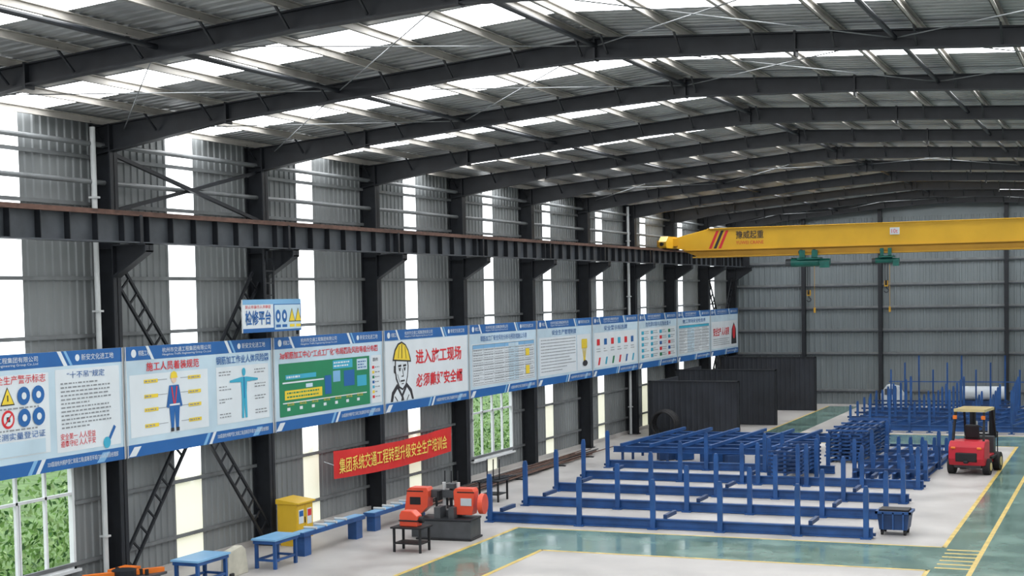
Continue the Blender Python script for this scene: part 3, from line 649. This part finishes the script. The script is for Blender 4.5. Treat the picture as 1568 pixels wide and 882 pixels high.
# ------------------------------------------------------------ benches
def bench(x0,x1,y0,y1,h=.75,name='blue_work_bench'):
    mb=MB(); mb.box(x0,y0,h-.04,x1,y1,h,'sblue2'); mb.box(x0+.03,y0+.03,h-.12,x1-.03,y1-.03,h-.04,'blue')
    n=max(2,int((y1-y0)/2)+1)
    for k in range(n):
        y=y0+.1+(y1-y0-.2)*k/(n-1)
        for x in (x0+.08,x1-.08): mb.beam((x,y,0),(x,y,h-.1),.07,.07,'blue')
        mb.beam((x0+.08,y,.2),(x1-.08,y,.2),.05,.05,'blue')
    for x in (x0+.08,x1-.08): mb.beam((x,y0+.1,.2),(x,y1-.1,.2),.05,.05,'blue')
    mb.done(name)
bench(-18.8,-18.15,29.2,30.3,.70); bench(-19.1,-18.4,26.5,27.75,.66)
def longb(x0,x1,y0,y1,h):
    mb=MB(); mb.box(x0,y0,h-.1,x1,y1,h,'blue'); mb.box(x0+.04,y0,h,x1-.04,y1,h+.015,'sblue2')
    for y in (y0+.25,y1-.25): mb.box(x0+.05,y-.16,0,x1-.05,y+.16,h-.1,'blue')
    k=y0+.6
    while k<y1-.5: mb.cyl((x0,k,h+.04),(x1,k,h+.04),.035,'ltgrey',8); k+=.5
    mb.done('blue_feed_table')
longb(-18.75,-18.4,30.9,34.0,.58); longb(-18.9,-18.55,34.8,38.0,.5)
e=empty('yellow_electrical_cabinet',(-19.6,32.55,-.04)); mb=MB(); mb.box(-.3,-.40,.2,.25,.40,1.1,'cabyel'); mb.prism([(-.33,1.1),(.32,1.1),(.32,1.14),(-.33,1.22)],1,-.43,.43,'cabyel')
for y in (-.36,.31): mb.box(-.25,y,0.04,.2,y+.05,.2,'cabyel')
mb.box(.25,-.37,.25,.262,-.02,1.05,'cabyel'); mb.box(.25,.02,.25,.262,.37,1.05,'cabyel'); mb.box(.262,-.31,.6,.268,-.08,.95,'swhite'); mb.box(.268,-.29,.78,.272,-.10,.92,'sblue'); mb.box(.262,.10,.55,.268,.32,.95,'swhite'); mb.box(.268,.12,.75,.272,.30,.92,'sred'); mb.box(.262,-.03,.6,.28,.0,.75,'black')
mb.done('cabinet_body',parent=e,bevel=.01)
mb=MB(); mb.prism([(28.0,0),(28.85,0),(28.75,.55),(28.6,.66),(28.05,.58)],0,-18.85,-18.65,'beige'); mb.box(-18.9,28.05,0,-18.6,28.2,.1,'black'); mb.done('beige_cover_panel',bevel=.02)
e=empty('rebar_bending_machine',(-19.3,25.5,0)); mb=MB(); mb.box(-.6,-1.6,.1,.3,.5,.45,'steel'); mb.box(-.65,-1.7,.45,.4,.6,.5,'grey'); mb.cyl((-.1,-.2,.5),(-.1,-.2,.65),.25,'steel',20)
mb.beam((-.5,-1.0,.6),(.3,.6,.54),.12,.1,'orange'); mb.box(-.6,-.1,.48,-.2,.5,.6,'orange')
for k in range(6): mb.cyl((-.5+k*.15,.1,.5),(-.5+k*.15,.1,.62),.04,'black',10)
for x in (-.5,.2):
    for y in (-1.5,.4): mb.beam((x,y,0),(x,y,.15),.08,.08,'steel')
mb.done('machine_body',parent=e)
for x,y in ((-17.9,41.2),(-17.9,38.2)):
    mb=MB()
    for dx in (-.3,.3):
        for dy in (-.35,.35): mb.beam((x+dx,y+dy,0),(x+dx,y+dy,.62),.05,.05,'black')
    mb.box(x-.36,y-.42,.6,x+.36,y+.42,.64,'black'); mb.box(x-.3,y-.35,.2,x+.3,y+.35,.22,'black')
    for k in range(4): mb.beam((x-.3+k*.1,y-.9,.66),(x+.0+k*.12,y+.9,.66),.03,.03,'steel')
    for k in range(3): mb.cyl((x-.2+k*.2,y,.64),(x-.2+k*.2,y+.02,1.25),.02,'steel',6)
    mb.done('black_trestle')
mb=MB()
for k in range(26):
    x=-19.4+random.uniform(-.35,.35); y=40+random.uniform(-1,1); z=.05+.03*(k//6); mb.cyl((x,y,z),(x+random.uniform(-.2,.2),y+8+random.uniform(0,8),z),.02,'rust' if k%3 else 'steel',6)
for y in (42,46,50,53): mb.box(-19.9,y,0,-18.9,y+.1,.04,'steel')
mb.done('rebar_pile')
# ------------------------------------------------------------ camera
cam=D.cameras.new('camera'); co=D.objects.new('camera',cam); C.collection.objects.link(co)
yaw,p_,r_=.3959,.0497,-.0185
R=Matrix.Rotation(yaw,4,'Z')@Matrix.Rotation(math.pi/2-p_,4,'X')@Matrix.Rotation(r_,4,'Z')
co.matrix_world=Matrix.Translation((0,0,6.22))@R
cam.sensor_width=36; cam.lens=36*2288.3/1568; cam.shift_y=(564.07-441)/1568; cam.clip_end=400
scene.camera=co
w=D.worlds.new('overcast_sky'); scene.world=w; w.use_nodes=True; nt=w.node_tree; bg=nt.nodes['Background']
bg.inputs[0].default_value=(.84,.92,1,1); bg.inputs[1].default_value=1.6
sl=D.lights.new('hazy_sun','SUN'); sl.energy=1.5; sl.angle=.3; so=D.objects.new('hazy_sun',sl); C.collection.objects.link(so); so.rotation_euler=(math.radians(35),math.radians(-25),0)
scene.view_settings.view_transform='Standard'
